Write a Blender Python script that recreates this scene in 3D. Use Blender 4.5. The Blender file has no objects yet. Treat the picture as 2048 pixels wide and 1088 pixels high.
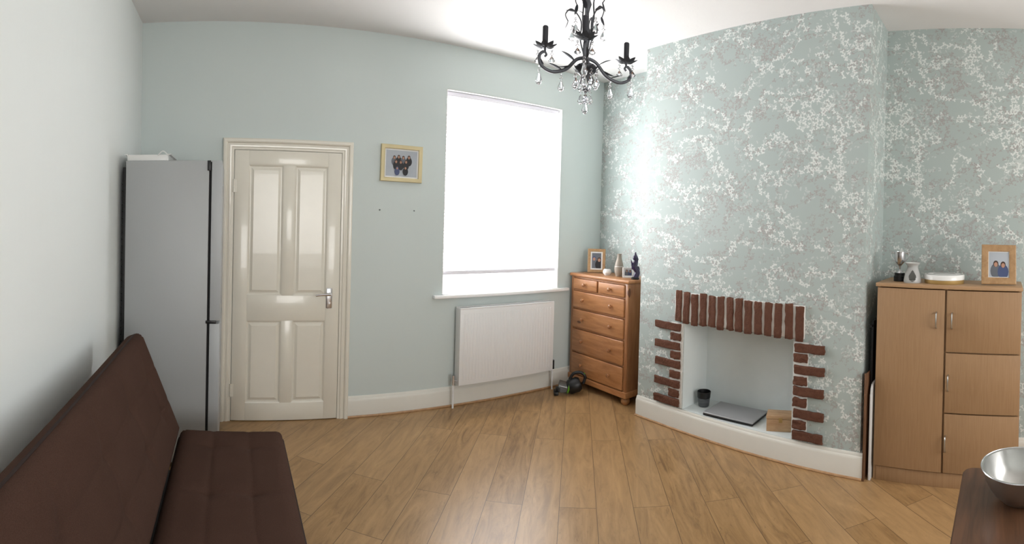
import bpy, bmesh, math, random
from mathutils import Vector, Matrix, Euler, noise as mnoise
random.seed(4)
sc=bpy.context.scene; COL=sc.collection
PI=math.pi
# ------------------------------------------------------------ camera (a sweep panorama: cylindrical lens)
H=1.45; F=982.95; Y0=453.6; X0=467.4; TX=-.0227; TY=-.0176
YB=3.46; XL=-.667; XC=2.79; XR=3.194; HC=2.805; YCR=.816; YCL=2.544; YREAR=-2.4
def T():
    return Matrix.Rotation(TX,3,'X')@Matrix.Rotation(TY,3,'Y')
cam=bpy.data.cameras.new('camera'); co=bpy.data.objects.new('camera',cam); COL.objects.link(co); sc.camera=co
a=(1024-X0)/F; M=T(); fw=M@Vector((math.sin(a),math.cos(a),0)); up=M@Vector((0,0,1)); rt=fw.cross(up)
co.matrix_world=Matrix(((rt.x,up.x,-fw.x,0),(rt.y,up.y,-fw.y,0),(rt.z,up.z,-fw.z,H),(0,0,0,1)))
cam.type='PANO'; cam.clip_start=.05
for cc in (cam,getattr(cam,'cycles',None)):
    try:
        cc.panorama_type='CENTRAL_CYLINDRICAL'
        cc.central_cylindrical_range_u_min=-1024/F; cc.central_cylindrical_range_u_max=1024/F
        cc.central_cylindrical_range_v_min=(Y0-1088)/F; cc.central_cylindrical_range_v_max=Y0/F
        cc.central_cylindrical_radius=1
    except Exception: pass
try:
    sc.view_settings.view_transform='Standard'; sc.view_settings.look='None'
except Exception: pass
# ------------------------------------------------------------ materials
def lin(c):
    return tuple(((v/255)/12.92 if v/255<=.04045 else ((v/255+.055)/1.055)**2.4) for v in c)+(1,)
def newmat(n):
    m=bpy.data.materials.new(n); m.use_nodes=True; nt=m.node_tree; b=nt.nodes['Principled BSDF']; return m,nt,b
def nd(nt,t,**k):
    n=nt.nodes.new(t)
    for a_,v in k.items(): setattr(n,a_,v)
    return n
def mth(nt,op,a_,b_=None,c_=None):
    n=nd(nt,'ShaderNodeMath',operation=op)
    for i,v in enumerate((a_,b_,c_)):
        if v is None: continue
        if isinstance(v,(int,float)): n.inputs[i].default_value=v
        else: nt.links.new(v,n.inputs[i])
    return n.outputs[0]
def mixc(nt,f,a_,b_):
    n=nd(nt,'ShaderNodeMix',data_type='RGBA')
    if isinstance(f,(int,float)): n.inputs[0].default_value=f
    else: nt.links.new(f,n.inputs[0])
    for i,v in ((6,a_),(7,b_)):
        if isinstance(v,tuple): n.inputs[i].default_value=v
        else: nt.links.new(v,n.inputs[i])
    return n.outputs[2]
def coords(nt,scale=(1,1,1),kind='Object'):
    tc=nd(nt,'ShaderNodeTexCoord'); mp=nd(nt,'ShaderNodeMapping'); mp.inputs['Scale'].default_value=scale
    nt.links.new(tc.outputs[kind],mp.inputs[0]); return mp.outputs[0]
def noise(nt,vec,scale,detail=3,rough=.5,dist=0):
    n=nd(nt,'ShaderNodeTexNoise'); nt.links.new(vec,n.inputs['Vector']); n.inputs['Scale'].default_value=scale
    n.inputs['Detail'].default_value=detail; n.inputs['Roughness'].default_value=rough; n.inputs['Distortion'].default_value=dist
    return n.outputs['Fac']
def bump(nt,b,h,strength,dist=.005):
    n=nd(nt,'ShaderNodeBump'); n.inputs['Strength'].default_value=strength; n.inputs['Distance'].default_value=dist
    nt.links.new(h,n.inputs['Height']); nt.links.new(n.outputs[0],b.inputs['Normal'])
def plain(n,c,rough=.5,metal=0,var=.08,scale=12,bmp=0,stretch=(1,1,1),trans=0,emit=0,coat=0,ior=1.45):
    m,nt,b=newmat(n); v=coords(nt,stretch); nz=noise(nt,v,scale)
    c1=lin(c); c2=tuple(x*(1-var*2) for x in c1[:3])+(1,)
    nt.links.new(mixc(nt,nz,c1,c2),b.inputs['Base Color'])
    b.inputs['Roughness'].default_value=rough; b.inputs['Metallic'].default_value=metal; b.inputs['IOR'].default_value=ior
    b.inputs['Transmission Weight'].default_value=trans; b.inputs['Coat Weight'].default_value=coat
    if bmp: bump(nt,b,noise(nt,v,scale*8,2),bmp,.002)
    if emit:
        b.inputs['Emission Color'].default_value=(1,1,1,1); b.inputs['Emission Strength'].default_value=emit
    return m
def wood(n,c1,c2,stretch,scale=6,rough=.45,knots=0,c3=None,coat=0):
    m,nt,b=newmat(n); v=coords(nt,stretch); nz=noise(nt,v,scale,6,.6,.6)
    r=nd(nt,'ShaderNodeValToRGB'); r.color_ramp.elements[0].position=.32; r.color_ramp.elements[1].position=.68
    r.color_ramp.elements[0].color=lin(c2); r.color_ramp.elements[1].color=lin(c1); nt.links.new(nz,r.inputs[0]); out=r.outputs[0]
    if knots:
        vo=nd(nt,'ShaderNodeTexVoronoi'); nt.links.new(coords(nt,tuple(.35+.65*s/max(stretch) for s in stretch)),vo.inputs['Vector']); vo.inputs['Scale'].default_value=knots
        k=mth(nt,'LESS_THAN',vo.outputs['Distance'],.1); out=mixc(nt,k,out,lin(c3 or c2))
    nt.links.new(out,b.inputs['Base Color']); b.inputs['Roughness'].default_value=rough; b.inputs['Coat Weight'].default_value=coat
    bump(nt,b,nz,.15,.002); return m
def floor_mat():
    m,nt,b=newmat('laminate_planks'); g=nd(nt,'ShaderNodeNewGeometry'); A=math.radians(40)
    def dot(v):
        n=nd(nt,'ShaderNodeVectorMath',operation='DOT_PRODUCT'); nt.links.new(g.outputs['Position'],n.inputs[0]); n.inputs[1].default_value=v; return n.outputs['Value']
    u=dot((math.sin(A),math.cos(A),0)); w=dot((math.cos(A),-math.sin(A),0))
    def comb(x,y,z=0):
        n=nd(nt,'ShaderNodeCombineXYZ')
        for i,q in enumerate((x,y,z)):
            if isinstance(q,(int,float)): n.inputs[i].default_value=q
            else: nt.links.new(q,n.inputs[i])
        return n.outputs[0]
    br=nd(nt,'ShaderNodeTexBrick',offset=.37,offset_frequency=2); nt.links.new(comb(mth(nt,'ADD',u,20),mth(nt,'ADD',w,20)),br.inputs['Vector'])
    br.inputs['Scale'].default_value=1; br.inputs['Brick Width'].default_value=1.25; br.inputs['Row Height'].default_value=.19
    br.inputs['Mortar Size'].default_value=.0019; br.inputs['Mortar Smooth'].default_value=.4
    br.inputs['Color1'].default_value=(0,0,0,1); br.inputs['Color2'].default_value=(1,1,1,1); br.inputs['Mortar'].default_value=(.5,.5,.5,1)
    tone=br.outputs['Color']; off=mth(nt,'MULTIPLY',tone,7)
    v=comb(mth(nt,'MULTIPLY',u,1.1),mth(nt,'MULTIPLY',w,6.5),off)
    gr=noise(nt,v,2.4,9,.68,1.5)
    fine=noise(nt,comb(mth(nt,'MULTIPLY',u,3),mth(nt,'MULTIPLY',w,60),off),3,3,.6)
    r=nd(nt,'ShaderNodeValToRGB'); e=r.color_ramp.elements; e[0].position=.31; e[1].position=.68
    e[0].color=lin((116,86,54)); e[1].color=lin((180,143,98)); x=e.new(.48); x.color=lin((156,121,79)); nt.links.new(gr,r.inputs[0])
    v2=comb(mth(nt,'MULTIPLY',u,2.2),mth(nt,'MULTIPLY',w,8),off); kn=noise(nt,v2,3.2,6,.75,1.6)
    mr=nd(nt,'ShaderNodeMapRange'); nt.links.new(kn,mr.inputs[0]); mr.inputs[1].default_value=.58; mr.inputs[2].default_value=.69; mr.inputs[4].default_value=.6
    c=mixc(nt,mr.outputs[0],r.outputs[0],lin((94,69,45)))
    c=mixc(nt,mth(nt,'MULTIPLY',fine,.22),c,lin((120,91,60)))
    c=mixc(nt,mth(nt,'MULTIPLY',tone,.38),c,lin((190,155,112)))
    c=mixc(nt,mth(nt,'MULTIPLY',br.outputs['Fac'],.8),c,lin((74,53,35)))
    nt.links.new(c,b.inputs['Base Color']); b.inputs['Roughness'].default_value=.34
    bump(nt,b,mth(nt,'SUBTRACT',gr,br.outputs['Fac']),.12,.002); return m
def wallpaper_mat():
    m,nt,b=newmat('floral_wallpaper'); g=nd(nt,'ShaderNodeNewGeometry'); s=nd(nt,'ShaderNodeSeparateXYZ'); nt.links.new(g.outputs['Position'],s.inputs[0])
    u=mth(nt,'ADD',s.outputs[0],s.outputs[1])
    def comb(x,y,z=0):
        n=nd(nt,'ShaderNodeCombineXYZ')
        for i,q in enumerate((x,y,z)):
            if isinstance(q,(int,float)): n.inputs[i].default_value=q
            else: nt.links.new(q,n.inputs[i])
        return n.outputs[0]
    def layer(ou,ov,cs,bs,bw,dens,petals,skew):
        vv=comb(mth(nt,'ADD',u,ou),mth(nt,'ADD',s.outputs[2],ov))
        vo=nd(nt,'ShaderNodeTexVoronoi',voronoi_dimensions='2D'); nt.links.new(vv,vo.inputs['Vector']); vo.inputs['Scale'].default_value=cs; vo.inputs['Randomness'].default_value=.9
        sub=nd(nt,'ShaderNodeVectorMath',operation='SUBTRACT'); nt.links.new(vv,sub.inputs[0]); nt.links.new(vo.outputs['Position'],sub.inputs[1])
        ss=nd(nt,'ShaderNodeSeparateXYZ'); nt.links.new(sub.outputs[0],ss.inputs[0])
        cc=nd(nt,'ShaderNodeSeparateColor'); nt.links.new(vo.outputs['Color'],cc.inputs[0])
        ang=mth(nt,'ADD',mth(nt,'ARCTAN2',ss.outputs[1],ss.outputs[0]),mth(nt,'MULTIPLY',cc.outputs[0],6.28))
        pet=mth(nt,'ADD',mth(nt,'MULTIPLY',mth(nt,'COSINE',mth(nt,'MULTIPLY',ang,petals)),.20),.34)
        pet=mth(nt,'MULTIPLY',pet,mth(nt,'ADD',mth(nt,'MULTIPLY',cc.outputs[2],.8),.62))
        fl=mth(nt,'LESS_THAN',vo.outputs['Distance'],pet)
        def band(vec):
            sp=nd(nt,'ShaderNodeSeparateXYZ'); nt.links.new(vec,sp.inputs[0])
            w=comb(mth(nt,'ADD',sp.outputs[0],mth(nt,'MULTIPLY',sp.outputs[1],skew)),mth(nt,'MULTIPLY',sp.outputs[1],1.35))
            return mth(nt,'ABSOLUTE',mth(nt,'SUBTRACT',noise(nt,w,bs,1.5,.5,.4),.5))
        bd=mth(nt,'LESS_THAN',band(vo.outputs['Position']),bw)
        st=mth(nt,'LESS_THAN',band(vv),.0045)
        dn=mth(nt,'LESS_THAN',cc.outputs[1],dens)
        return mth(nt,'MULTIPLY',mth(nt,'MULTIPLY',fl,bd),dn),st
    base=mixc(nt,noise(nt,g.outputs['Position'],2.5,3),lin((174,185,182)),lin((168,180,178)))
    f1,s1=layer(3.1,5.2,42,3.6,.042,.78,3,.5)
    f2,s2=layer(13.7,8.9,37,3.2,.042,.8,3,-.6)
    f3,s3=layer(7.7,2.2,52,4.2,.040,.6,2,.3)
    f4,s4=layer(1.7,12.2,46,3.8,.040,.65,3,-.2)
    c=mixc(nt,mth(nt,'MULTIPLY',s1,.4),base,lin((156,148,146)))
    c=mixc(nt,mth(nt,'MULTIPLY',s2,.6),c,lin((202,208,205)))
    c=mixc(nt,mth(nt,'MULTIPLY',f1,.66),c,lin((160,150,148)))
    c=mixc(nt,mth(nt,'MULTIPLY',f4,.45),c,lin((160,152,150)))
    c=mixc(nt,mth(nt,'MULTIPLY',f3,.6),c,lin((200,206,203)))
    c=mixc(nt,mth(nt,'MULTIPLY',f2,.9),c,lin((218,222,219)))
    nt.links.new(c,b.inputs['Base Color'])
    sh=mth(nt,'MAXIMUM',f1,f2); nt.links.new(mth(nt,'SUBTRACT',.6,mth(nt,'MULTIPLY',sh,.2)),b.inputs['Roughness'])
    bump(nt,b,sh,.15,.001); return m
def wall_mat(n,c,c2):
    m,nt,b=newmat(n); v=coords(nt,(1,1,.12)); nz=noise(nt,v,26,5,.6); big=noise(nt,coords(nt,(1,1,.4)),1.6,3)
    cc=mixc(nt,big,lin(c),lin(c2)); nt.links.new(cc,b.inputs['Base Color']); b.inputs['Roughness'].default_value=.62
    bump(nt,b,nz,.16,.004); return m
def fabric_mat():
    m,nt,b=newmat('brown_weave'); v=coords(nt); n1=noise(nt,v,400,2,.65); n2=noise(nt,v,5,3)
    c=mixc(nt,n1,lin((54,39,33)),lin((92,68,58))); c=mixc(nt,mth(nt,'MULTIPLY',n2,.4),c,lin((54,38,32)))
    nt.links.new(c,b.inputs['Base Color']); b.inputs['Roughness'].default_value=1.0; b.inputs['Specular IOR Level'].default_value=.08
    bump(nt,b,n1,.5,.002); return m
def brick_mat():
    m,nt,b=newmat('brown_brick'); v=coords(nt); n1=noise(nt,v,40,6,.7); n2=noise(nt,v,9,2)
    c=mixc(nt,n1,lin((124,84,67)),lin((64,41,32))); c=mixc(nt,mth(nt,'MULTIPLY',n2,.6),c,lin((106,66,50)))
    nt.links.new(c,b.inputs['Base Color']); b.inputs['Roughness'].default_value=.9; b.inputs['Specular IOR Level'].default_value=.25; bump(nt,b,n1,1.0,.012); return m
M_floor=floor_mat(); M_paper=wallpaper_mat()
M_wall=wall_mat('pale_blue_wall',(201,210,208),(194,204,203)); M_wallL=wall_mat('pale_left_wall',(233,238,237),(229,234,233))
M_ceil=plain('white_ceiling',(231,229,228),.85,var=.02,bmp=.25,scale=6)
M_cream=plain('cream_gloss',(227,223,211),.25,var=.03,coat=.3); M_base=plain('cream_skirting',(222,220,212),.4,var=.03)
M_bead=wood('bare_bead',(186,150,112),(160,120,84),(2,2,2),8)
M_white=plain('white_enamel',(228,228,228),.35,var=.01); M_upvc=plain('white_frame',(240,240,240),.3,var=.01)
M_blind=plain('blind_daylight_glow',(250,250,250),.6,var=.0,emit=15.0); M_slatshade=plain('slat_overlap_shade',(100,100,106),.7,var=.0,emit=.3); M_rail=plain('blind_rail_glow',(214,212,220),.6,var=.02,emit=.12)  # emission paints daylight into slats and rails; dark strips paint overlap shade
M_glass=plain('glass',(255,255,255),.02,var=0,trans=1); M_crystal=plain('crystal',(250,250,255),.01,var=0,trans=1,ior=1.6)
M_silver=plain('fridge_silver',(168,171,172),.5,.1,var=.03,scale=4); M_silver2=plain('fridge_door_silver',(173,176,178),.5,.1,var=.03,scale=4)
M_black=plain('black_plastic',(18,18,20),.4); M_dark=plain('dark_gap',(12,12,13),.8)
M_chrome=plain('chrome',(215,215,218),.25,1,var=.02); M_steel=plain('brushed_steel',(190,190,188),.28,1,var=.05,scale=30)
M_fab=fabric_mat(); M_pipe=plain('dark_piping',(46,32,28),.95)
M_pineH=wood('pine_grain_horizontal',(186,132,86),(154,101,60),(7,1,7),4,.34,7,(98,58,34),.15)
M_pineV=wood('pine_grain_vertical',(166,116,76),(140,90,54),(7,7,1),4,.37,6,(98,58,34),.15)
M_beech=wood('beech_veneer',(162,129,95),(151,118,85),(26,26,1.2),5,.5); M_beechE=wood('beech_edge',(174,140,104),(162,128,94),(20,1.5,20),5,.5)
M_oak=wood('oak_frame',(172,138,98),(148,113,75),(3,3,3),12,.4); M_gold=plain('pale_gold_frame',(206,192,152),.38,.3,var=.08,scale=20)
M_table=wood('dark_table',(98,66,45),(66,44,30),(1.2,14,14),4,.42,coat=.05)
M_boxw=wood('box_wood',(190,158,122),(168,132,98),(2,8,8),6,.55); M_board=wood('brown_board',(118,84,60),(92,64,44),(8,8,1),6,.55)
M_brick=brick_mat(); M_mortar=plain('white_mortar',(224,222,218),.85,var=.04,bmp=.4)
M_recess=plain('recess_paint',(218,225,225),.7,var=.03); M_iron=plain('weathered_grey_metal',(98,101,108),.45,.3,var=.25,scale=60)
M_sleeve=plain('dark_sleeve',(48,49,56),.45)
M_ceram=plain('white_ceramic',(226,226,224),.22,var=.01); M_vase=plain('grey_vase',(160,150,138),.45,var=.1)
M_purple=plain('dark_purple',(44,24,72),.3,var=.3,scale=30,coat=.4); M_green=plain('lime_green',(100,166,40),.35)
M_print=plain('print_pale',(176,182,190),.35,var=.1); M_mount=plain('white_mount',(226,226,224),.6,var=.01)
M_skin=plain('print_skin',(176,132,110),.4); M_pb=plain('print_black',(30,28,32),.4); M_pw=plain('print_blue',(66,78,116),.4); M_ph=plain('print_hair',(66,46,36),.4); M_pgr=plain('print_grey',(96,100,108),.4)
M_lap=plain('laptop_grey',(168,169,172),.35,.3,var=.03); M_clear=plain('smoky_plastic',(150,155,160),.1,trans=.8)
M_gbox=plain('gilt_card',(180,150,94),.45,.3)
# ------------------------------------------------------------ mesh builder
class MB:
    def __init__(s): s.bm=bmesh.new(); s.mats=[]; s.mi=0
    def mat(s,m):
        if m not in s.mats: s.mats.append(m)
        s.mi=s.mats.index(m); return s
    def _merge(s,b,mtx=None):
        if mtx is not None: bmesh.ops.transform(b,matrix=mtx,verts=b.verts)
        for f in b.faces: f.material_index=s.mi
        me=bpy.data.meshes.new('t'); b.to_mesh(me); b.free(); s.bm.from_mesh(me); bpy.data.meshes.remove(me); return s
    def box(s,x0,x1,y0,y1,z0,z1,bev=0,seg=2,rot=None):
        b=bmesh.new(); bmesh.ops.create_cube(b,size=1)
        c=Vector(((x0+x1)/2,(y0+y1)/2,(z0+z1)/2))
        bmesh.ops.scale(b,vec=(abs(x1-x0),abs(y1-y0),abs(z1-z0)),verts=b.verts)
        if bev: bmesh.ops.bevel(b,geom=b.edges[:],offset=bev,segments=seg,affect='EDGES',profile=.5)
        m=Matrix.Translation(c)
        if rot: m=m@Euler(rot).to_matrix().to_4x4()
        return s._merge(b,m)
    def cyl(s,p,q,r1,r2=None,seg=16):
        p=Vector(p); q=Vector(q); r2=r1 if r2 is None else r2; d=q-p
        b=bmesh.new(); bmesh.ops.create_cone(b,cap_ends=True,segments=seg,radius1=r1,radius2=r2,depth=d.length)
        return s._merge(b,Matrix.Translation((p+q)/2)@d.to_track_quat('Z','Y').to_matrix().to_4x4())
    def ball(s,c,r,sx=1,sy=1,sz=1,rot=None,seg=16):
        b=bmesh.new(); bmesh.ops.create_uvsphere(b,u_segments=seg,v_segments=max(6,seg//2),radius=r)
        m=Matrix.Translation(c)
        if rot: m=m@Euler(rot).to_matrix().to_4x4()
        return s._merge(b,m@Matrix.Diagonal((sx,sy,sz,1)))
    def lathe(s,prof,c=(0,0,0),seg=28,mtx=None):
        b=bmesh.new(); rows=[]
        for r,z in prof:
            if r<1e-6: rows.append([b.verts.new((0,0,z))])
            else: rows.append([b.verts.new((r*math.cos(2*PI*i/seg),r*math.sin(2*PI*i/seg),z)) for i in range(seg)])
        for A,B in zip(rows,rows[1:]):
            for i in range(seg):
                j=(i+1)%seg
                if len(A)==1 and len(B)==1: break
                if len(A)==1: b.faces.new((A[0],B[i],B[j]))
                elif len(B)==1: b.faces.new((A[i],B[0],A[j]))
                else: b.faces.new((A[i],B[i],B[j],A[j]))
        bmesh.ops.recalc_face_normals(b,faces=b.faces)
        return s._merge(b,Matrix.Translation(c)@(mtx or Matrix.Identity(4)))
    def tube(s,pts,r,seg=8,closed=False):
        pts=[Vector(p) for p in pts]; n=len(pts); b=bmesh.new(); rings=[]; prev=None
        for i,p in enumerate(pts):
            t=(pts[(i+1)%n]-pts[i-1]) if closed else (pts[min(i+1,n-1)]-pts[max(i-1,0)])
            t.normalize()
            if prev is None:
                q=Vector((0,0,1)) if abs(t.z)<.9 else Vector((1,0,0)); nx=t.cross(q).normalized()
            else: nx=(prev-t*prev.dot(t)).normalized()
            prev=nx; ny=t.cross(nx); rr=r[i] if isinstance(r,(list,tuple)) else r
            rings.append([b.verts.new(p+nx*rr*math.cos(2*PI*k/seg)+ny*rr*math.sin(2*PI*k/seg)) for k in range(seg)])
        rng=range(n if closed else n-1)
        for i in rng:
            A,B=rings[i],rings[(i+1)%n]
            for k in range(seg): b.faces.new((A[k],A[(k+1)%seg],B[(k+1)%seg],B[k]))
        if not closed: b.faces.new(rings[0][::-1]); b.faces.new(rings[-1])
        bmesh.ops.recalc_face_normals(b,faces=b.faces)
        return s._merge(b)
    def prism(s,pts,d,axis='Y',at=0):
        b=bmesh.new()
        def mk(p,o):
            return {'Y':(p[0],at+o,p[1]),'X':(at+o,p[0],p[1]),'Z':(p[0],p[1],at+o)}[axis]
        A=[b.verts.new(mk(p,0)) for p in pts]; B=[b.verts.new(mk(p,d)) for p in pts]; n=len(pts)
        b.faces.new(A); b.faces.new(B[::-1])
        for i in range(n): b.faces.new((A[i],B[i],B[(i+1)%n],A[(i+1)%n]))
        bmesh.ops.recalc_face_normals(b,faces=b.faces)
        return s._merge(b)
    def ring(s,x0,x1,z0,z1,prof,closed=True):
        # mitred moulding round a rectangle in the XZ plane; prof = (outward offset, depth towards -y)
        b=bmesh.new(); rows=[]
        for w_,dp in prof:
            if closed: P=[(x0-w_,z0-w_),(x0-w_,z1+w_),(x1+w_,z1+w_),(x1+w_,z0-w_)]
            else: P=[(x0-w_,z0),(x0-w_,z1+w_),(x1+w_,z1+w_),(x1+w_,z0)]
            rows.append([b.verts.new((p[0],-dp,p[1])) for p in P])
        for A,B in zip(rows,rows[1:]):
            for q in range(4 if closed else 3): b.faces.new((A[q],A[(q+1)%4],B[(q+1)%4],B[q]))
        bmesh.ops.recalc_face_normals(b,faces=b.faces)
        return s._merge(b)
    def roughbrick(s,c,size,seed):
        b=bmesh.new(); bmesh.ops.create_cube(b,size=1); bmesh.ops.scale(b,vec=size,verts=b.verts)
        bmesh.ops.bevel(b,geom=b.edges[:],offset=.003,segments=1,affect='EDGES')
        bmesh.ops.subdivide_edges(b,edges=[e for e in b.edges if e.calc_length()>.02],cuts=5,use_grid_fill=True)
        for v in b.verts:
            v.co+=mnoise.noise_vector(v.co*45+Vector((seed*3.1,seed,0)))*.006
        return s._merge(b,Matrix.Translation(c)@Matrix.Rotation(random.uniform(-.02,.02),4,'X'))
    def pad(s,L,W,t,r,dim,n=44,m=20,mtx=None):
        def ticks(S,k):
            e=[0,.03*r,.12*r,.3*r,.6*r,r]; mid=[r+(S-2*r)*i/k for i in range(1,k)]
            return e+mid+[S-x for x in e[::-1]]
        ys=ticks(L,n); xs=ticks(W,m); b=bmesh.new(); top=[];bot=[]
        def z(x,y):
            e=min(x,W-x,y,L-y)
            return t/2-(r-math.sqrt(max(0,r*r-(r-e)**2)) if e<r else 0)
        for y in ys:
            tr=[];brr=[]
            for x in xs:
                zz=z(x,y); d=dim(x,y)
                tr.append(b.verts.new((x-W/2,y-L/2,zz-d))); brr.append(b.verts.new((x-W/2,y-L/2,-zz)))
            top.append(tr);bot.append(brr)
        for i in range(len(ys)-1):
            for j in range(len(xs)-1):
                b.faces.new((top[i][j],top[i][j+1],top[i+1][j+1],top[i+1][j])); b.faces.new((bot[i][j],bot[i+1][j],bot[i+1][j+1],bot[i][j+1]))
        ny,nx=len(ys),len(xs)
        bd=[(0,j) for j in range(nx)]+[(i,nx-1) for i in range(1,ny)]+[(ny-1,j) for j in range(nx-2,-1,-1)]+[(i,0) for i in range(ny-2,0,-1)]
        for q in range(len(bd)):
            (i,j),(k,l)=bd[q],bd[(q+1)%len(bd)]
            b.faces.new((top[i][j],bot[i][j],bot[k][l],top[k][l]))
        bmesh.ops.recalc_face_normals(b,faces=b.faces)
        return s._merge(b,mtx)
    def build(s,name,mat=None,parent=None,smooth=True,kind=None,angle=40):
        me=bpy.data.meshes.new(name)
        if smooth:
            for f in s.bm.faces: f.smooth=True
            for e in s.bm.edges:
                if len(e.link_faces)==2 and e.calc_face_angle(0)>math.radians(angle): e.smooth=False
        s.bm.to_mesh(me); s.bm.free()
        if s.mats:
            for q in s.mats: me.materials.append(q)
        else: me.materials.append(mat)
        o=bpy.data.objects.new(name,me); COL.objects.link(o)
        if parent: o.parent=parent
        if kind: o['kind']=kind
        return o
def thing(name,label,cat,loc=(0,0,0),rot=(0,0,0),group=None):
    o=bpy.data.objects.new(name,None); COL.objects.link(o); o.location=loc; o.rotation_euler=rot; o.empty_display_size=.1
    if label: o['label']=label; o['category']=cat
    if group: o['group']=group
    return o
def struct_root(name,loc=(0,0,0)):
    o=thing(name,None,None,loc); o['kind']='structure'; return o
def tag(o,label,cat,group=None):
    o['label']=label; o['category']=cat
    if group: o['group']=group
    return o
def bez(P,n=14):
    P=[Vector(p) for p in P]; out=[]
    Q=[P[0]]+P+[P[-1]]
    for i in range(1,len(Q)-2):
        for k in range(n):
            t=k/n; a_,b_,c_,d_=Q[i-1],Q[i],Q[i+1],Q[i+2]
            out.append(.5*((2*b_)+(c_-a_)*t+(2*a_-5*b_+4*c_-d_)*t*t+(3*b_-a_-3*c_+d_)*t**3))
    out.append(P[-1]); return out
# ------------------------------------------------------------ room shell
WX0,WX1,WZ0,WZ1=1.575,2.70,.875,2.465
b=MB(); b.box(XL-.1,XR+.1,YREAR-.1,YB+.25,-.1,0); b.build('floor',M_floor,smooth=False,kind='structure')
b=MB(); b.box(XL-.1,XR+.1,YREAR-.1,YB+.25,HC,HC+.1); b.build('ceiling',M_ceil,smooth=False,kind='structure')
b=MB(); b.box(XL-.1,XL,YREAR,YB,0,HC); b.build('wall_left',M_wallL,smooth=False,kind='structure')
b=MB()
b.box(XL-.1,WX0,YB,YB+.25,0,HC); b.box(WX1,XR+.1,YB,YB+.25,0,HC); b.box(WX0,WX1,YB,YB+.25,0,WZ0); b.box(WX0,WX1,YB,YB+.25,WZ1,HC)
b.build('wall_back',M_wall,smooth=False,kind='structure')
b=MB(); b.box(XR,XR+.1,YREAR,YB,0,HC); b.build('wall_right',M_paper,smooth=False,kind='structure')
b=MB(); b.box(XL,XR,YREAR-.1,YREAR,0,HC); b.build('wall_rear',M_wallL,smooth=False,kind='structure')
OY0,OY1,OZ0,OZ1=1.257,2.115,.155,.775
b=MB(); b.box(XC,XR,OY1,YCL,0,HC); b.box(XC,XR,YCR,OY0,0,HC); b.box(XC,XR,OY0,OY1,OZ1,HC); b.box(XC,XR,OY0,OY1,0,OZ0-.015)
b.build('wall_chimney_breast',M_paper,smooth=False,kind='structure')
b=MB(); XBk=3.08
b.box(XBk,XR-.001,OY0+.006,OY1-.006,OZ0,OZ1-.006); b.box(XC-.002,XBk,OY0+.0005,OY0+.006,OZ0,OZ1-.0005); b.box(XC-.002,XBk,OY1-.006,OY1-.0005,OZ0,OZ1-.0005); b.box(XC-.002,XBk,OY0+.006,OY1-.006,OZ1-.006,OZ1-.0005)
b.box(XC-.004,XBk+.001,OY0+.0005,OY1-.0005,OZ0-.013,OZ0)
b.build('wall_fireplace_recess',M_recess,smooth=False,kind='structure')
def skirt(name,p,q,nrm):
    p=Vector(p); q=Vector(q); n=Vector(nrm)
    prof=[(0,0),(.020,0),(.020,.115),(.017,.128),(.012,.134),(.011,.142),(.006,.150),(0,.150)]
    bm=bmesh.new(); A=[bm.verts.new(p+n*d+Vector((0,0,z))) for d,z in prof]; B=[bm.verts.new(q+n*d+Vector((0,0,z))) for d,z in prof]
    for i in range(len(prof)): bm.faces.new((A[i],A[(i+1)%len(prof)],B[(i+1)%len(prof)],B[i]))
    bm.faces.new(A[::-1]); bm.faces.new(B); bmesh.ops.recalc_face_normals(bm,faces=bm.faces)
    k=MB(); k.mat(M_base); k._merge(bm)
    k.mat(M_bead); k.tube([p+n*.026+Vector((0,0,.006)),q+n*.026+Vector((0,0,.006))],.008,8)
    return k.build(name,None,None,True,'structure',30)
skirt('baseboard_back',(.838,YB,0),(XR,YB,0),(0,-1,0))
skirt('baseboard_back_corner',(XL,YB,0),(-.08,YB,0),(0,-1,0))
skirt('baseboard_left',(XL,YREAR,0),(XL,YB-.02,0),(1,0,0))
skirt('baseboard_chimney',(XC,YCR-.02,0),(XC,YCL+.0,0),(-1,0,0))
skirt('baseboard_chimney_side',(XC,YCR,0),(XR,YCR,0),(0,-1,0))
skirt('baseboard_right_alcove',(XR,YREAR,0),(XR,YCR-.02,0),(-1,0,0))
skirt('baseboard_window_alcove',(XR,YCL,0),(XR,YB-.02,0),(-1,0,0))
# ---- door
DL,DR,DT=-.003,.762,1.912
d=struct_root('door_1',((DL+DR)/2,YB,0)); ox,oy=(DL+DR)/2,YB
def rel(b_,x0,x1,y0,y1,z0,z1,bev=0,o=None): b_.box(x0-o[0],x1-o[0],y0-o[1],y1-o[1],z0-o[2],z1-o[2],bev)
O=(ox,oy,0)
PA,PB,PC_,PD=.098,.346,.425,.664
b=MB()
b.mat(M_cream)
for (x0,x1) in ((DL+.003,PA+.003),(PD-.002,DR-.003)): rel(b,x0,x1,YB-.022,YB-.004,.006,DT-.003,.0012,O)
for (z0,z1) in ((.006,.13),(.715,.893),(1.81,DT-.003)): rel(b,PA+.003,PD-.002,YB-.022,YB-.004,z0,z1,.0012,O)
for (z0,z1) in ((.13,.715),(.893,1.81)): rel(b,PB,PC_,YB-.022,YB-.004,z0,z1,.0012,O)
rel(b,DL+.01,DR-.01,YB-.009,YB-.002,.01,DT-.01,0,O)
leaf=b.build('door_leaf',None,d)
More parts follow.
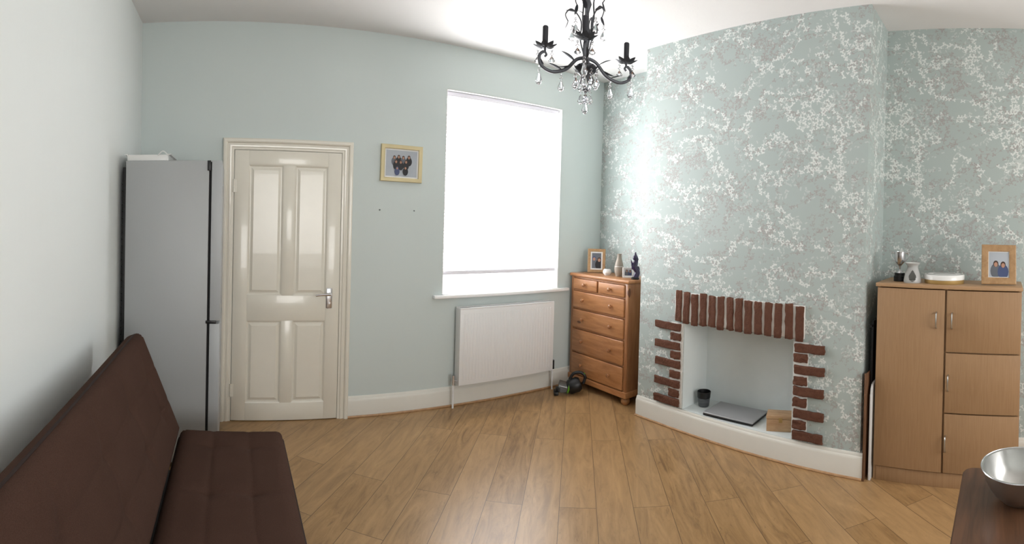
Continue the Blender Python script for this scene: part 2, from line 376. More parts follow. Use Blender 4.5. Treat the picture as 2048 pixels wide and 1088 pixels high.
for (x0,x1) in ((PA,PB),(PC_,PD)):
    for (z0,z1) in ((.13,.715),(.893,1.81)):
        b=MB(); xa,xb=x0-ox,x1-ox
        b.ring(xa,xb,z0,z1,[(0,.0215),(-.004,.020),(-.010,.014),(-.014,.0115),(-.020,.0115),(-.038,.0205)])
        bm=bmesh.new(); g=.038
        bm.faces.new([bm.verts.new(p) for p in ((xa+g,-.0205,z0+g),(xb-g,-.0205,z0+g),(xb-g,-.0205,z1-g),(xa+g,-.0205,z1-g))]); b._merge(bm)
        b.build('door_panel',M_cream,leaf,smooth=False)
b=MB()
b.ring(DL-ox,DR-ox,0,DT,[(0,0),(0,.020),(.004,.022),(.016,.022),(.020,.028),(.030,.030),(.040,.026),(.046,.026),(.050,.036),(.058,.040),(.070,.040),(.0785,.034),(.0785,0)],False)
b.build('architrave',M_cream,d,angle=25)
b=MB(); b.box(.665-ox,.707-ox,-.028,-.0215,.80,.945,.006); hp=b.build('handle_plate',M_chrome,d)
b=MB(); b.cyl((.688-ox,-.026,.905),(.688-ox,-.062,.905),.011); b.tube(bez([(.69-ox,-.06,.905),(.665-ox,-.066,.905),(.62-ox,-.066,.903),(.585-ox,-.06,.898)],6),[.011]*6+[.009]*6+[.008]*7); b.cyl((.688-ox,-.027,.84),(.688-ox,-.031,.84),.008); b.build('handle_lever',M_chrome,hp)
for z in (.22,1.66):
    b=MB(); b.cyl((DL-.002-ox,-.026,z-.045),(DL-.002-ox,-.026,z+.045),.006); b.box(DL-ox,DL+.02-ox,-.0245,-.0215,z-.045,z+.045); b.build('hinge',M_cream,d)
# ---- window
w=struct_root('window_1',((WX0+WX1)/2,YB+.12,WZ0)); wx=(WX0+WX1)/2; O=(wx,YB+.12,WZ0)
b=MB(); fy0,fy1=YB+.16,YB+.22
rel(b,WX0,WX0+.06,fy0,fy1,WZ0,WZ1,.003,O); rel(b,WX1-.06,WX1,fy0,fy1,WZ0,WZ1,.003,O); rel(b,WX0+.06,WX1-.06,fy0,fy1,WZ0,WZ0+.06,.003,O); rel(b,WX0+.06,WX1-.06,fy0,fy1,WZ1-.06,WZ1,.003,O)
rel(b,wx-.035,wx+.035,fy0+.004,fy1-.004,WZ0+.06,WZ1-.06,.003,O); b.build('window_frame',M_upvc,w)
b=MB(); rel(b,WX0+.062,wx-.037,fy0+.028,fy0+.034,WZ0+.062,WZ1-.062,0,O); rel(b,wx+.037,WX1-.062,fy0+.028,fy0+.034,WZ0+.062,WZ1-.062,0,O); b.build('pane',M_glass,w,smooth=False)
b=MB(); rel(b,1.495,2.80,YB-.045,YB-.0005,WZ0-.028,WZ0-.002,.006,O); rel(b,WX0+.006,WX1-.006,YB-.02,YB+.16,WZ0-.012,WZ0+.0015,0,O); b.build('window_sill',M_upvc,w)
b=MB(); rel(b,WX0+.0005,WX0+.006,YB+.001,fy0-.001,WZ0,WZ1-.006,0,O); rel(b,WX1-.006,WX1-.0005,YB+.001,fy0-.001,WZ0,WZ1-.006,0,O); rel(b,WX0+.0005,WX1-.0005,YB+.001,fy0-.001,WZ1-.006,WZ1-.0005,0,O); b.build('window_reveal',M_white,w,smooth=False)
# ---- blind
bl=thing('venetian_blind','white slatted venetian blind lowered over the bright window','window blind',(wx,YB+.06,WZ1))
BX0,BX1=-.545,.545
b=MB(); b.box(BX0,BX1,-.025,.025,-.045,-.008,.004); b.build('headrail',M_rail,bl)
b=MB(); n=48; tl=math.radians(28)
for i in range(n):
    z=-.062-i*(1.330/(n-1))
    # slat tilted so that its room side faces slightly up; dark edge strips paint in the shade where slats overlap
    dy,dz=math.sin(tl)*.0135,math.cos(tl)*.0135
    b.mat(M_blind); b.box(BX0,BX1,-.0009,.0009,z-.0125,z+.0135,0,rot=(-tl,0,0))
    b.mat(M_slatshade); b.box(BX0,BX1,-dy-.0026,-dy+.0012,z-dz-.0016,z-dz+.0016); b.box(BX0,BX1,dy-.0026,dy-.0012,z+dz-.0030,z+dz+.0002)
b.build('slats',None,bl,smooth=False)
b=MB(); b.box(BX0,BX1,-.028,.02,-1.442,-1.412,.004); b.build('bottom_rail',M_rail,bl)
b=MB()
for x in (-.36,0,.36): b.cyl((x,-.016,-.05),(x,-.016,-1.41),.0012,seg=6)
b.build('ladder_cord',M_rail,bl)
b=MB(); b.cyl((.50,-.03,-.04),(.50,-.03,-.85),.004,seg=8); b.build('tilt_wand',M_rail,bl)
# ---- radiator
r=thing('radiator','white ribbed panel radiator on the wall under the window','radiator',(2.137,YB-.06,.18)); RX=.447; RH=.59
b=MB(); b.box(-RX,RX,-.045,-.030,0,RH,.005); nr=31
for i in range(nr):
    x=-RX+.035+i*(2*RX-.07)/(nr-1); b.box(x-.0065,x+.0065,-.0466,-.043,.035,RH-.04,.0014)
b.build('front_panel',M_white,r)
b=MB(); b.box(-RX+.01,RX-.01,.02,.035,.01,RH-.01,.004); b.build('back_panel',M_white,r)
for s in (-1,1):
    b=MB(); b.box(s*RX-.0025,s*RX+.0025,-.045,.035,.0,RH+.004,.001); b.build('side_cover',M_white,r)
b=MB(); b.box(-RX,RX,-.046,-.038,RH-.004,RH+.008,.002); b.box(-RX,RX,.028,.036,RH-.004,RH+.008,.002)
for i in range(46):
    x=-RX+.01+i*(2*RX-.02)/45; b.box(x-.003,x+.003,-.04,.03,RH+.0,RH+.006)
b.build('top_grille',M_white,r)
for s,m_ in ((-1,M_chrome),(1,M_black)):
    b=MB(); b.cyl((s*(RX+.0),-.005,.03),(s*(RX+.035),-.005,.03),.009); b.cyl((s*(RX+.03),-.005,.0),(s*(RX+.03),-.005,.075),.013 if s<0 else .017); v=b.build('valve',m_,r)
    b=MB(); b.cyl((s*(RX+.03),-.005,.0),(s*(RX+.03),-.005,-.18),.0075); b.build('pipe',M_white,v)
# ---- picture on the wall with its printed people
def frame(root,w,h,bd,dep,mf,mount=.0,people=None,pm=M_print):
    b=MB(); b.ring(-w/2+bd,w/2-bd,bd,h-bd,[(0,.0),(0,dep*.8),(bd*.12,dep*.92),(bd*.5,dep),(bd*.9,dep),(bd,dep*.88),(bd,0)])
    b.build('frame',mf,root,angle=25)
    b=MB(); b.mat(M_mount); b.box(-w/2+bd*.8,w/2-bd*.8,-dep*.45,-.001,bd*.8,h-bd*.8)
    b.mat(pm); X=w/2-bd-mount; Z0=bd+mount; Z1=h-bd-mount; b.box(-X,X,-dep*.45-.0008,-dep*.45+.0002,Z0,Z1); y=-dep*.45-.0012
    def disc(cx,cz,rx,rz,m_,k):
        b.mat(m_); P=[(cx+rx*math.cos(t*PI/8),cz+rz*math.sin(t*PI/8)) for t in range(16)]
        P=[(max(-X,min(X,p[0])),max(Z0,min(Z1,p[1]))) for p in P]
        b.prism(P,.0004,'Y',y-k*.0005)
    for k,(cx,cz,s,cl,hair) in enumerate(people or []):
        disc(cx,cz-.9*s,.72*s,1.0*s,cl,k); disc(cx,cz+.05*s,.34*s,.42*s,hair,k+.3); disc(cx,cz-.06*s,.24*s,.31*s,M_skin,k+.6)
    return b.build('photo_print',None,root,smooth=False)
pf=thing('picture_frame','pale gold framed family photograph hanging between door and window','picture frame',(1.2125,YB-.001,1.726),(0,math.radians(.8),0))
ppl=[(-.058,.178,.032,M_pgr,M_ph),(-.024,.184,.032,M_pb,M_ph),(.012,.180,.032,M_pgr,M_ph),(.056,.184,.034,M_pb,M_ph),(-.044,.148,.032,M_pb,M_ph),(-.008,.146,.032,M_pb,M_ph),(.034,.150,.032,M_pb,M_ph),(-.035,.100,.028,M_pw,M_pw),(.03,.105,.03,M_pb,M_pb)]
frame(pf,.325,.272,.030,.022,M_gold,.010,ppl)
for x,lb in ((1.055,'small screw left in the wall below the left side of the gold frame'),(1.325,'small screw left in the wall below the right side of the gold frame')):
    b=MB(); b.cyl((0,0,0),(0,-.008,0),.003,.003,10); b.cyl((0,-.008,0),(0,-.010,0),.005,.004,12); o=b.build('wall_screw',M_iron); o.location=(x,YB,1.515); tag(o,lb,'screw')
# ---- fridge freezer
fr=thing('fridge_freezer','tall silver fridge freezer beside the cream door','fridge freezer',(-.35,3.03,0)); O=(-.35,3.03,0)
b=MB(); rel(b,-.62,-.142,2.76,3.30,.03,1.757,.006,O); b.build('body',M_silver,fr)
b=MB(); rel(b,-.142,-.128,2.768,3.292,.05,1.75,0,O); b.build('door_seal',M_dark,fr)
b=MB(); rel(b,-.128,-.07,2.76,3.30,.855,1.757,.003,O); fd=b.build('fridge_door',M_silver2,fr)
b=MB(); rel(b,-.128,-.07,2.76,3.30,.055,.838,.003,O); b.build('freezer_door',M_silver2,fr)
b=MB(); rel(b,-.152,-.133,2.755,2.768,1.70,1.757,.002,O); b.build('hinge_cover',M_black,fr)
b=MB(); rel(b,-.15,-.09,2.756,2.79,.838,.855,.002,O); b.build('middle_hinge',M_black,fr)
b=MB(); rel(b,-.64,-.62,2.775,3.29,.05,1.72,.002,O)
for i in range(34): rel(b,-.647,-.637,2.79,3.27,.3+i*.04,.306+i*.04,0,O)
b.build('condenser',M_black,fr)
for x in (-.58,-.16):
    for y in (2.80,3.26):
        b=MB(); b.cyl((x-O[0],y-O[1],0),(x-O[0],y-O[1],.04),.02); b.build('foot',M_black,fr)
t=thing('plastic_tray','shallow white plastic tray on top of the fridge freezer','tray',(-.50,2.94,1.7575))
b=MB(); b.box(-.11,.11,-.14,.14,0,.006,.002)
for a_ in (-1,1):
    b.prism([(a_*.105,0),(a_*.11,0),(a_*.122,.034),(a_*.135,.036),(a_*.135,.04),(a_*.118,.04)],.29,'Y',-.145)
    b.box(-.12,.12,a_*.138-.003,a_*.138+.003,0,.036,.001)
b.build('tray_body',M_ceram,t)
b=MB(); b.tube(bez([(.06,-.15,.03),(.09,-.155,.055),(.12,-.15,.03)],6),.003); b.build('tray_handle',M_ceram,t)
# ---- sofa bed
SY0,SY1=.50,2.36; SL=SY1-SY0; SC=(SY0+SY1)/2
so=thing('sofa_bed','dark brown fabric click clack sofa bed along the left wall','sofa',(0,SC,0))
def dimf(W,L,rows,cols):
    pts=[(W*(i+1)/(rows+1),L*(j+.5)/cols) for i in range(rows) for j in range(cols)]
    def f(x,y):
        d_=0
        for px,py in pts: d_+=.012*math.exp(-((x-px)**2+(y-py)**2)/.0018)
        for i in range(rows):
            d_+=.0040*math.exp(-((x-W*(i+1)/(rows+1))**2)/.00012)
        for j in range(cols):
            d_+=.0034*math.exp(-((y-L*(j+.5)/cols)**2)/.00012)
        e=min(x,W-x,y,L-y); return d_*min(1,e/.05)
    return f,pts
f,pts=dimf(.50,SL,2,5)
mt=Matrix.Translation((.005,0,.340))
b=MB(); b.pad(SL,.50,.17,.06,f,150,50,mt); st=b.build('seat',M_fab,so,angle=80)
def rim(W,L,z,mtx,r=.005):
    c=[]; rr=.03
    for (sx,sy,a0) in ((1,1,0),(-1,1,90),(-1,-1,180),(1,-1,270)):
        for k in range(6):
            t_=math.radians(a0+18*k); c.append(mtx@Vector((sx*(W/2-rr)+rr*math.cos(t_),sy*(L/2-rr)+rr*math.sin(t_),z)))
    return c
b=MB(); b.tube(rim(.498,SL-.002,.030,mt),.006,8,True); b.build('piping',M_pipe,st)
BW=.52; ang=math.atan2(.47,-.20)
ux=Vector((math.cos(ang),0,math.sin(ang))); nz_=Vector((ux.z,0,-ux.x)); 
c0=Vector((-.230,0,.40))+ux*BW/2-nz_*.06
mt=Matrix((( -ux.x,0,nz_.x,c0.x),(0,1,0,0),(-ux.z,0,nz_.z,c0.z),(0,0,0,1)))
if mt.to_3x3().determinant()<0: mt=Matrix(((ux.x,0,nz_.x,c0.x),(0,1,0,0),(ux.z,0,nz_.z,c0.z),(0,0,0,1)))
f,pts=dimf(BW,SL,2,5)
b=MB(); b.pad(SL,BW,.12,.045,f,150,50,mt); bk=b.build('backrest',M_fab,so,angle=80)
b=MB(); b.tube(rim(BW-.002,SL-.002,.016,mt),.006,8,True); b.build('piping',M_pipe,bk)
b=MB(); b.box(-.30,.20,-SL/2+.1,SL/2-.1,.225,.255,.005); b.build('base_frame',M_black,so)
for x in (-.26,.17):
    for y in (-SL/2+.16,SL/2-.16):
        b=MB(); b.cyl((x,y,0),(x*.95,y*.98,.235),.018,.026,14); b.build('leg',M_black,so)
# ---- brick surround
bs=thing('brick_surround','brown brick slips forming a surround on the wallpapered chimney breast','fireplace surround',(XC-.0015,(OY0+OY1)/2,0)); cy=(OY0+OY1)/2
bn=[0]
def brick(b_,y0,y1,z0,z1,g=.006,gz=.014):
    bn[0]+=1; j=lambda: random.uniform(-.003,.003); dp=.020+random.uniform(0,.007)
    b_.roughbrick((-dp/2-.002,(y0+y1)/2-cy+j(),(z0+z1)/2+j()),(dp-.006,y1-y0-2*g,z1-z0-gz),bn[0])
b=MB(); b.mat(M_mortar); b.box(-.011,0,1.187-cy,2.193-cy,.780,.985,.004)
b.mat(M_brick); nb=14; pw=(2.195-1.185)/nb
for i in range(nb): brick(b,1.185+i*pw,1.185+(i+1)*pw,.768+random.uniform(-.006,.004),.99+random.uniform(-.006,.006),.0100,.004)
b.build('brick_lintel',None,bs,angle=60)
for side in (1,-1):
    b=MB(); b.mat(M_brick)
    for i in range(9):
        z1=.762-i*.0675; ln=.215 if i%2==0 else .105
        if side>0: brick(b,OY1+.012,OY1+.012+ln+(.03 if i%2==0 else 0),z1-.0665,z1)
        else: brick(b,OY0-ln-.0,OY0-.002,z1-.0665,z1)
    b.mat(M_mortar)
    if side>0: b.box(-.008,0,OY1+.002-cy,OY1+.11-cy,.16,.76)
    else: b.box(-.008,0,OY0-.098-cy,OY0-.003-cy,.16,.76)
    b.build('brick_jamb',None,bs,angle=60)
# ---- things in the fireplace
o=thing('candle_jar','dark rimmed glass candle jar at the left of the fireplace recess','candle jar',(2.94,2.03,OZ0))
b=MB(); b.lathe([(0,0),(.036,0),(.04,.006),(.046,.065),(.043,.065),(.037,.01),(0,.01)]); b.build('jar_body',M_clear,o)
b=MB(); b.lathe([(.0465,.062),(.050,.105),(.047,.108),(.043,.064)]); b.build('rim_band',M_black,o)
b=MB(); b.lathe([(0,.011),(.035,.011),(.037,.03),(0,.03)]); b.build('wax',M_ceram,o)
o=thing('laptop','closed grey laptop lying in the fireplace recess','laptop',(2.925,1.75,OZ0),(0,0,math.radians(-86)))
b=MB(); b.box(-.19,.19,-.125,.125,.003,.016,.005,3); b.build('base',M_black,o)
b=MB(); b.box(-.19,.19,-.125,.125,.016,.026,.005,3); b.build('lid',M_lap,o)
b=MB(); b.cyl((-.12,.125,.016),(.12,.125,.016),.006); b.build('hinge',M_black,o)
for x in (-.15,.15):
    for y in (-.09,.09):
        b=MB(); b.cyl((x,y,0),(x,y,.005),.008); b.build('rubber_foot',M_black,o)
o=thing('wooden_box','small pale wooden box in the right corner of the fireplace recess','box',(2.895,1.385,OZ0),(0,0,math.radians(-68)))
b=MB(); b.box(-.09,.09,-.055,.055,.0,.078,.002); b.build('body',M_boxw,o)
b=MB(); b.box(-.093,.093,-.058,.058,.080,.100,.003); b.build('lid',M_boxw,o)
b=MB(); b.box(-.012,.012,-.0605,-.055,.06,.09,.002); b.build('clasp',M_gbox,o)
# ---- pine chest of drawers
CX,CY0,CY1,CH=2.82,2.70,3.43,1.01
ch=thing('chest_of_drawers','orange pine chest of drawers in the alcove right of the window','chest of drawers',(CX,(CY0+CY1)/2,0)); cc=(CY0+CY1)/2; hw=(CY1-CY0)/2; DP=XR-.022-CX
b=MB(); b.box(.012,DP,-hw+.012,-hw+.034,.06,.98,.002); b.box(.012,DP,hw-.034,hw-.012,.06,.98,.002); b.box(DP-.012,DP,-hw+.034,hw-.034,.07,.97)
b.box(.014,DP-.012,-hw+.034,hw-.034,.075,.110); b.box(.008,.03,-hw+.010,-hw+.045,.06,.98,.003); b.box(.008,.03,hw-.045,hw-.010,.06,.98,.003)
b.build('carcass',M_pineV,ch)
b=MB()
for z in (.862,.700,.525,.315): b.box(.012,.04,-hw+.046,hw-.046,z-.006,z+.006)
b.box(.013,.04,-.006,.006,.868,.968); b.box(.012,.04,-hw+.046,hw-.046,.968,.982); b.build('rails',M_pineH,ch)
b=MB(); b.box(-.008,DP,-hw-.006,hw+.006,.982,1.010,.009,3); b.build('top',M_pineH,ch)
b=MB(); b.box(-.002,DP,-hw+.0,hw-.0,.062,.112,.007); b.build('plinth',M_pineH,ch)
def drawer(y0,y1,z0,z1,ks):
    b=MB(); b.box(-.004,.018,y0+.003,y1-.003,z0+.003,z1-.003,.006,3); b.box(.018,.25,y0+.012,y1-.012,z0+.008,z1-.012); dr=b.build('drawer',M_pineH,ch)
    for k in ks:
        b=MB(); b.lathe([(0,0),(.008,0),(.007,.008),(.012,.014),(.016,.019),(.015,.026),(.008,.031),(0,.032)],seg=18,mtx=Matrix.Translation((-.004,k,(z0+z1)/2))@Matrix.Rotation(-PI/2,4,'Y')); b.build('knob',M_pineV,dr)
e=hw-.045
drawer(-e,-.006,.868,.968,(-e/2,)); drawer(.006,e,.868,.968,(e/2,))
for z0,z1 in ((.706,.856),(.531,.694),(.321,.519),(.118,.309)): drawer(-e,e,z0,z1,(-e*.55,e*.55))
for x in (.05,DP-.05):
    for y in (-hw+.05,hw-.05):
        b=MB(); b.lathe([(0,0),(.022,0),(.034,.014),(.038,.03),(.032,.048),(.022,.056),(.026,.062),(0,.062)],(x,y,0),20); b.build('bun_foot',M_pineH,ch)
ZC=CH+.0005
o=thing('photo_frame','oak framed portrait photo at the left on the pine chest','photo frame',(3.00,3.285,ZC+.003),(math.radians(-10),0,math.radians(-42)))
frame(o,.16,.215,.026,.014,M_oak,.012,[(-.022,.125,.05,M_pgr,M_pw),(.024,.115,.05,M_pb,M_ph)],M_pgr)
b=MB(); b.prism([(-.02,0.006),(.02,0.006),(.012,.15),(-.012,.15)],.004,'Y',.004); q=b.build('stand',M_board,o); 
o=thing('tealight_holder','small white round tealight holder on the pine chest','candle holder',(2.95,3.09,ZC))
b=MB(); b.lathe([(0,0),(.022,0),(.036,.018),(.038,.034),(.030,.052),(.024,.056),(.027,.052),(.034,.034),(.03,.014),(0,.008)]); b.build('holder',M_ceram,o)
b=MB(); b.lathe([(0,.01),(.019,.01),(.019,.028),(0,.028)]); b.build('tealight',M_steel,o)
o=thing('vase','tall narrow grey beige vase on the pine chest','vase',(2.98,2.975,ZC))
b=MB(); b.lathe([(0,0),(.024,0),(.036,.03),(.041,.065),(.034,.11),(.022,.15),(.018,.18),(.022,.192),(.018,.19),(.014,.175),(0,.17)]); b.build('vase_body',M_vase,o)
b=MB(); b.tube([(.0385*math.cos(t_*PI/10),.0385*math.sin(t_*PI/10),.085) for t_ in range(20)],.0025,6,True); b.build('raised_band',M_ceram,o)
o=thing('small_photo_frame','small white framed picture between vase and purple ornament','photo frame',(2.95,2.835,ZC+.003),(math.radians(-10),0,math.radians(-42)))
frame(o,.095,.085,.012,.012,M_ceram,.006,[(-.012,.055,.026,M_pgr,M_ph),(.016,.05,.026,M_pw,M_ph)],M_print)
o=thing('purple_ornament','dark purple twisted ornament at the right end of the pine chest','ornament',(2.93,2.735,ZC))
b=MB(); b.lathe([(0,0),(.032,0),(.034,.012),(.026,.018),(0,.018)]); b.build('ornament_base',M_black,o)
b=MB(); b.tube(bez([(0,0,.015),(.012,-.008,.06),(-.012,.006,.11),(.01,0,.16),(0,.004,.20),(-.004,0,.222)],6),[.026-.0006*i if i<20 else max(.004,.014-.001*(i-20)) for i in range(31)],12); b.ball((-.012,0,.175),.018,1,1,1.2); b.ball((.018,-.01,.08),.018,1,.7,1.6); b.build('figure',M_purple,o)
b=MB()
for s in (-1,1): b.prism([(0,.10),(s*.045,.165),(s*.036,.12),(s*.030,.085),(s*.01,.075)],.005,'Y',.01)
b.build('fin',M_purple,o)
# ---- handheld vacuum
o=thing('handheld_vacuum','black and lime handheld vacuum on the floor beside the pine chest','handheld vacuum',(2.68,3.20,0),(0,0,math.radians(-35)))
b=MB(); b.lathe([(0,-.06),(.05,-.06),(.062,-.04),(.064,.03),(.05,.055),(0,.06)],mtx=Matrix.Translation((.02,0,.075))@Matrix.Rotation(math.radians(70),4,'Y')); b.build('motor_body',M_black,o)
b=MB(); b.lathe([(0,-.05),(.046,-.05),(.052,.04),(0,.045)],mtx=Matrix.Translation((-.075,0,.062))@Matrix.Rotation(math.radians(-78),4,'Y')); b.build('dust_bin',M_clear,o)
b=MB(); b.lathe([(.053,-.006),(.058,-.006),(.058,.006),(.053,.006)],mtx=Matrix.Translation((-.03,0,.066))@Matrix.Rotation(math.radians(-78),4,'Y')); b.build('accent_ring',M_green,o)
b=MB(); b.tube(bez([(-.02,0,.125),(.01,0,.175),(.07,0,.185),(.11,0,.15),(.095,0,.09)],6),.013,10); b.build('handle',M_black,o)
b=MB(); b.tube([(.03,0,.190),(.075,0,.192)],.006,8); b.ball((.10,-.0,.172),.011); b.build('trigger',M_green,o)
b=MB(); b.box(-.155,-.115,-.05,.05,0,.03,.008); b.box(-.14,-.10,-.025,.025,.02,.06,.008); b.build('nozzle',M_black,o)
# ---- beech cabinet
KX,KY0,KY1,KH=2.80,-.10,.742,1.155
kc=(KY0+KY1)/2; hw=(KY1-KY0)/2; DP=XR-.022-KX
k=thing('cabinet','pale beech cabinet with one tall and three small doors','cabinet',(KX,kc,0))
b=MB(); b.box(.018,DP,-hw,-hw+.018,.0,KH-.022,.001); b.box(.018,DP,hw-.018,hw,0,KH-.022,.001); b.box(DP-.01,DP,-hw+.018,hw-.018,.02,KH-.03); b.box(.02,DP-.01,-hw+.018,hw-.018,.083,.092); dv=.334-kc; b.box(.02,DP-.01,dv-.009,dv+.009,.092,KH-.025); b.box(.021,DP-.01,-hw+.018,dv-.009,.412,.43); b.box(.021,DP-.01,-hw+.018,dv-.009,.757,.775); b.build('body',M_beech,k)
b=MB(); b.box(-.006,DP,-hw-.006,hw+.006,KH-.022,KH,.003); b.build('top',M_beechE,k)
b=MB(); b.box(.012,.028,-hw+.019,hw-.019,0,.082,.002); b.build('plinth',M_beech,k)
def kdoor(y0,y1,z0,z1,hy,hz):
    b=MB(); b.box(0,.0175,y0+.003-kc,y1-.003-kc,z0+.001,z1-.001,.0015); dd=b.build('door',M_beech,k)
    b=MB(); b.tube(bez([(0,hy-kc,hz-.045),(-.018,hy-kc,hz-.036),(-.024,hy-kc,hz),(-.018,hy-kc,hz+.036),(0,hy-kc,hz+.045)],6),.0045,8); b.build('handle',M_steel,dd)
kdoor(.336,KY1-.002,.088,KH-.027,.385,.955)
kdoor(KY0+.002,.330,.776,KH-.027,.295,.955); kdoor(KY0+.002,.330,.430,.770,.310,.60); kdoor(KY0+.002,.330,.088,.424,.318,.255)
o=thing('trophy','small silver two handled trophy cup on black plinth','trophy',(2.95,.640,KH))
b=MB(); b.lathe([(0,0),(.036,0),(.036,.03),(.032,.034),(.032,.05),(0,.05)],seg=24); b.build('plinth',M_black,o)
b=MB(); b.lathe([(0,.05),(.02,.05),(.018,.056),(.007,.066),(.006,.09),(.012,.098),(.026,.112),(.033,.13),(.034,.165),(.036,.18),(.0335,.18),(.031,.165),(.03,.13),(0,.108)],seg=24); b.build('cup',M_chrome,o)
for s in (-1,1):
    b=MB(); b.tube(bez([(0,s*.032,.168),(0,s*.052,.172),(0,s*.054,.15),(0,s*.036,.128),(0,s*.028,.118)],6),.003,8); b.build('handle',M_chrome,o)
o=thing('oil_burner','white ceramic oil burner with teardrop opening on the cabinet','oil burner',(2.90,.550,KH),(0,0,math.radians(-80)))
bm=bmesh.new(); prof=[(.052,0),(.053,.01),(.050,.03),(.045,.05),(.038,.07),(.031,.09),(.034,.102),(.043,.112),(.046,.118)]
b=MB(); rows=[]
def teard(x,z):
    zc=.042; return abs(x)<.022*max(0,1-((z-zc)/.034)**2)**.5*(1 if z<zc else max(0,1-(z-zc)/.05))
prof2=[]; N_=30
for i in range(N_+1):
    z=.118*i/N_
    for (r0,z0_),(r1,z1_) in zip(prof,prof[1:]):
        if z0_<=z<=z1_+1e-6: prof2.append((r0+(r1-r0)*(z-z0_)/(z1_-z0_),z)); break
seg=64
for rr,z in prof2: rows.append([bm.verts.new((rr*math.cos(2*PI*q/seg),rr*math.sin(2*PI*q/seg),z)) for q in range(seg)])
for A,B in zip(rows,rows[1:]):
    for q in range(seg):
        f_=[A[q],A[(q+1)%seg],B[(q+1)%seg],B[q]]; c_=sum((v.co for v in f_),Vector())/4
        if c_.y<0 and teard(c_.x,c_.z): continue
        bm.faces.new(f_)
bmesh.ops.solidify(bm,geom=bm.faces[:],thickness=.003)
b._merge(bm); b.lathe([(0,.098),(.030,.100),(.040,.112),(.044,.118)]); b.build('burner_body',M_ceram,o)
b=MB(); b.lathe([(0,0),(.019,0),(.019,.016),(0,.016)]); b.build('tealight',M_steel,o)
o=thing('round_box','flat round box with white lid and gilt side on the cabinet','box',(2.96,.365,KH))
b=MB(); b.lathe([(0,0),(.118,0),(.12,.003),(.12,.028),(0,.028)],seg=48); b.build('base',M_gbox,o)
b=MB(); b.lathe([(.1205,.022),(.124,.024),(.124,.048),(.120,.053),(0,.054)],seg=48); b.build('lid',M_ceram,o)
b=MB(); b.lathe([(.070,.0542),(.100,.0542),(.100,.0548),(.070,.0548)],seg=48); b.build('lid_pattern',M_mount,o)
o=thing('photo_frame','wide oak framed portrait photo standing on the beech cabinet','photo frame',(2.90,.035,KH+.005),(math.radians(-12),0,math.radians(-84)))
frame(o,.205,.235,.040,.018,M_oak,.004,[(-.018,.12,.045,M_pgr,M_ph),(.025,.115,.045,M_pw,M_ph)],M_print)
b=MB(); b.prism([(-.02,.01),(.02,.01),(.012,.16),(-.012,.16)],.004,'Y',.004); b.build('stand',M_board,o)
# ---- boards between chimney and cabinet
o=thing('folded_board','thin brown wooden board on edge beside the chimney breast','board',(2.83,.787,0))
b=MB(); b.box(-.06,.28,-.004,.004,0,.62,.002); b.build('panel',M_board,o)
b=MB(); b.box(-.068,-.060,-.006,.006,0,.625,.002); b.build('edge_strip',M_board,o)
o=thing('black_panel','black flat panel standing behind the boards beside the cabinet','panel',(2.86,.774,0))
b=MB(); b.box(-.02,.27,-.007,.007,0,.92,.003); b.build('panel',M_black,o)
b=MB(); b.box(-.06,-.02,-.006,.006,.885,.9,.003); b.build('bracket',M_black,o)
o=thing('white_shelf_board','white board with rounded corner standing beside the beech cabinet','board',(2.84,.757,0))
b=MB(); b.prism([(-.05,0),(.27,0),(.27,.56),(0,.56),(-.03,.55),(-.045,.53),(-.05,.50)],.012,'Y',-.006); b.build('panel',M_ceram,o)
b=MB(); b.box(-.054,-.050,-.007,.007,.0,.5,.0015); b.build('edge_band',M_white,o)
# ---- table and bowl
t=thing('dining_table','dark reddish brown wooden table cut by the lower right corner','table',(1.08,-.54,0))
b=MB(); 
pts=[]; hx,hy,rr=.40,.65,.03
for (sx,sy,a0) in ((1,1,0),(-1,1,90),(-1,-1,180),(1,-1,270)):
    for q in range(6):
        t_=math.radians(a0+18*q); pts.append((sx*(hx-rr)+rr*math.cos(t_),sy*(hy-rr)+rr*math.sin(t_)))
b.prism(pts,.024,'Z',.725); b.prism([(x*.99,y*.994) for x,y in pts],.006,'Z',.749); b.prism([(x*.98,y*.99) for x,y in pts],.008,'Z',.717); b.build('tabletop',M_table,t)
b=MB(); b.box(-.34,.34,-.59,-.57,.63,.716); b.box(-.34,.34,.57,.59,.63,.716); b.box(-.34,-.32,-.57,.57,.63,.716); b.box(.32,.34,-.57,.57,.63,.716); b.build('apron',M_table,t)
for x in (-.33,.33):
    for y in (-.58,.58):
        b=MB(); b.cyl((x,y,0),(x,y,.715),.022,.034,4); b.build('leg',M_table,t)
o=thing('metal_bowl','large stainless steel mixing bowl on the dark table','bowl',(1.31,-.055,.755))
b=MB(); b.lathe([(0,.0),(.042,.0),(.052,.004),(.075,.025),(.094,.055),(.101,.085),(.106,.088),(.106,.091),(.099,.089),(.092,.056),(.073,.027),(.050,.006),(0,.004)],seg=56); b.build('bowl_body',M_steel,o)
b=MB(); b.tube([(.106*math.cos(q*PI/28),.106*math.sin(q*PI/28),.0895) for q in range(56)],.0022,6,True); b.build('rolled_rim',M_chrome,o)
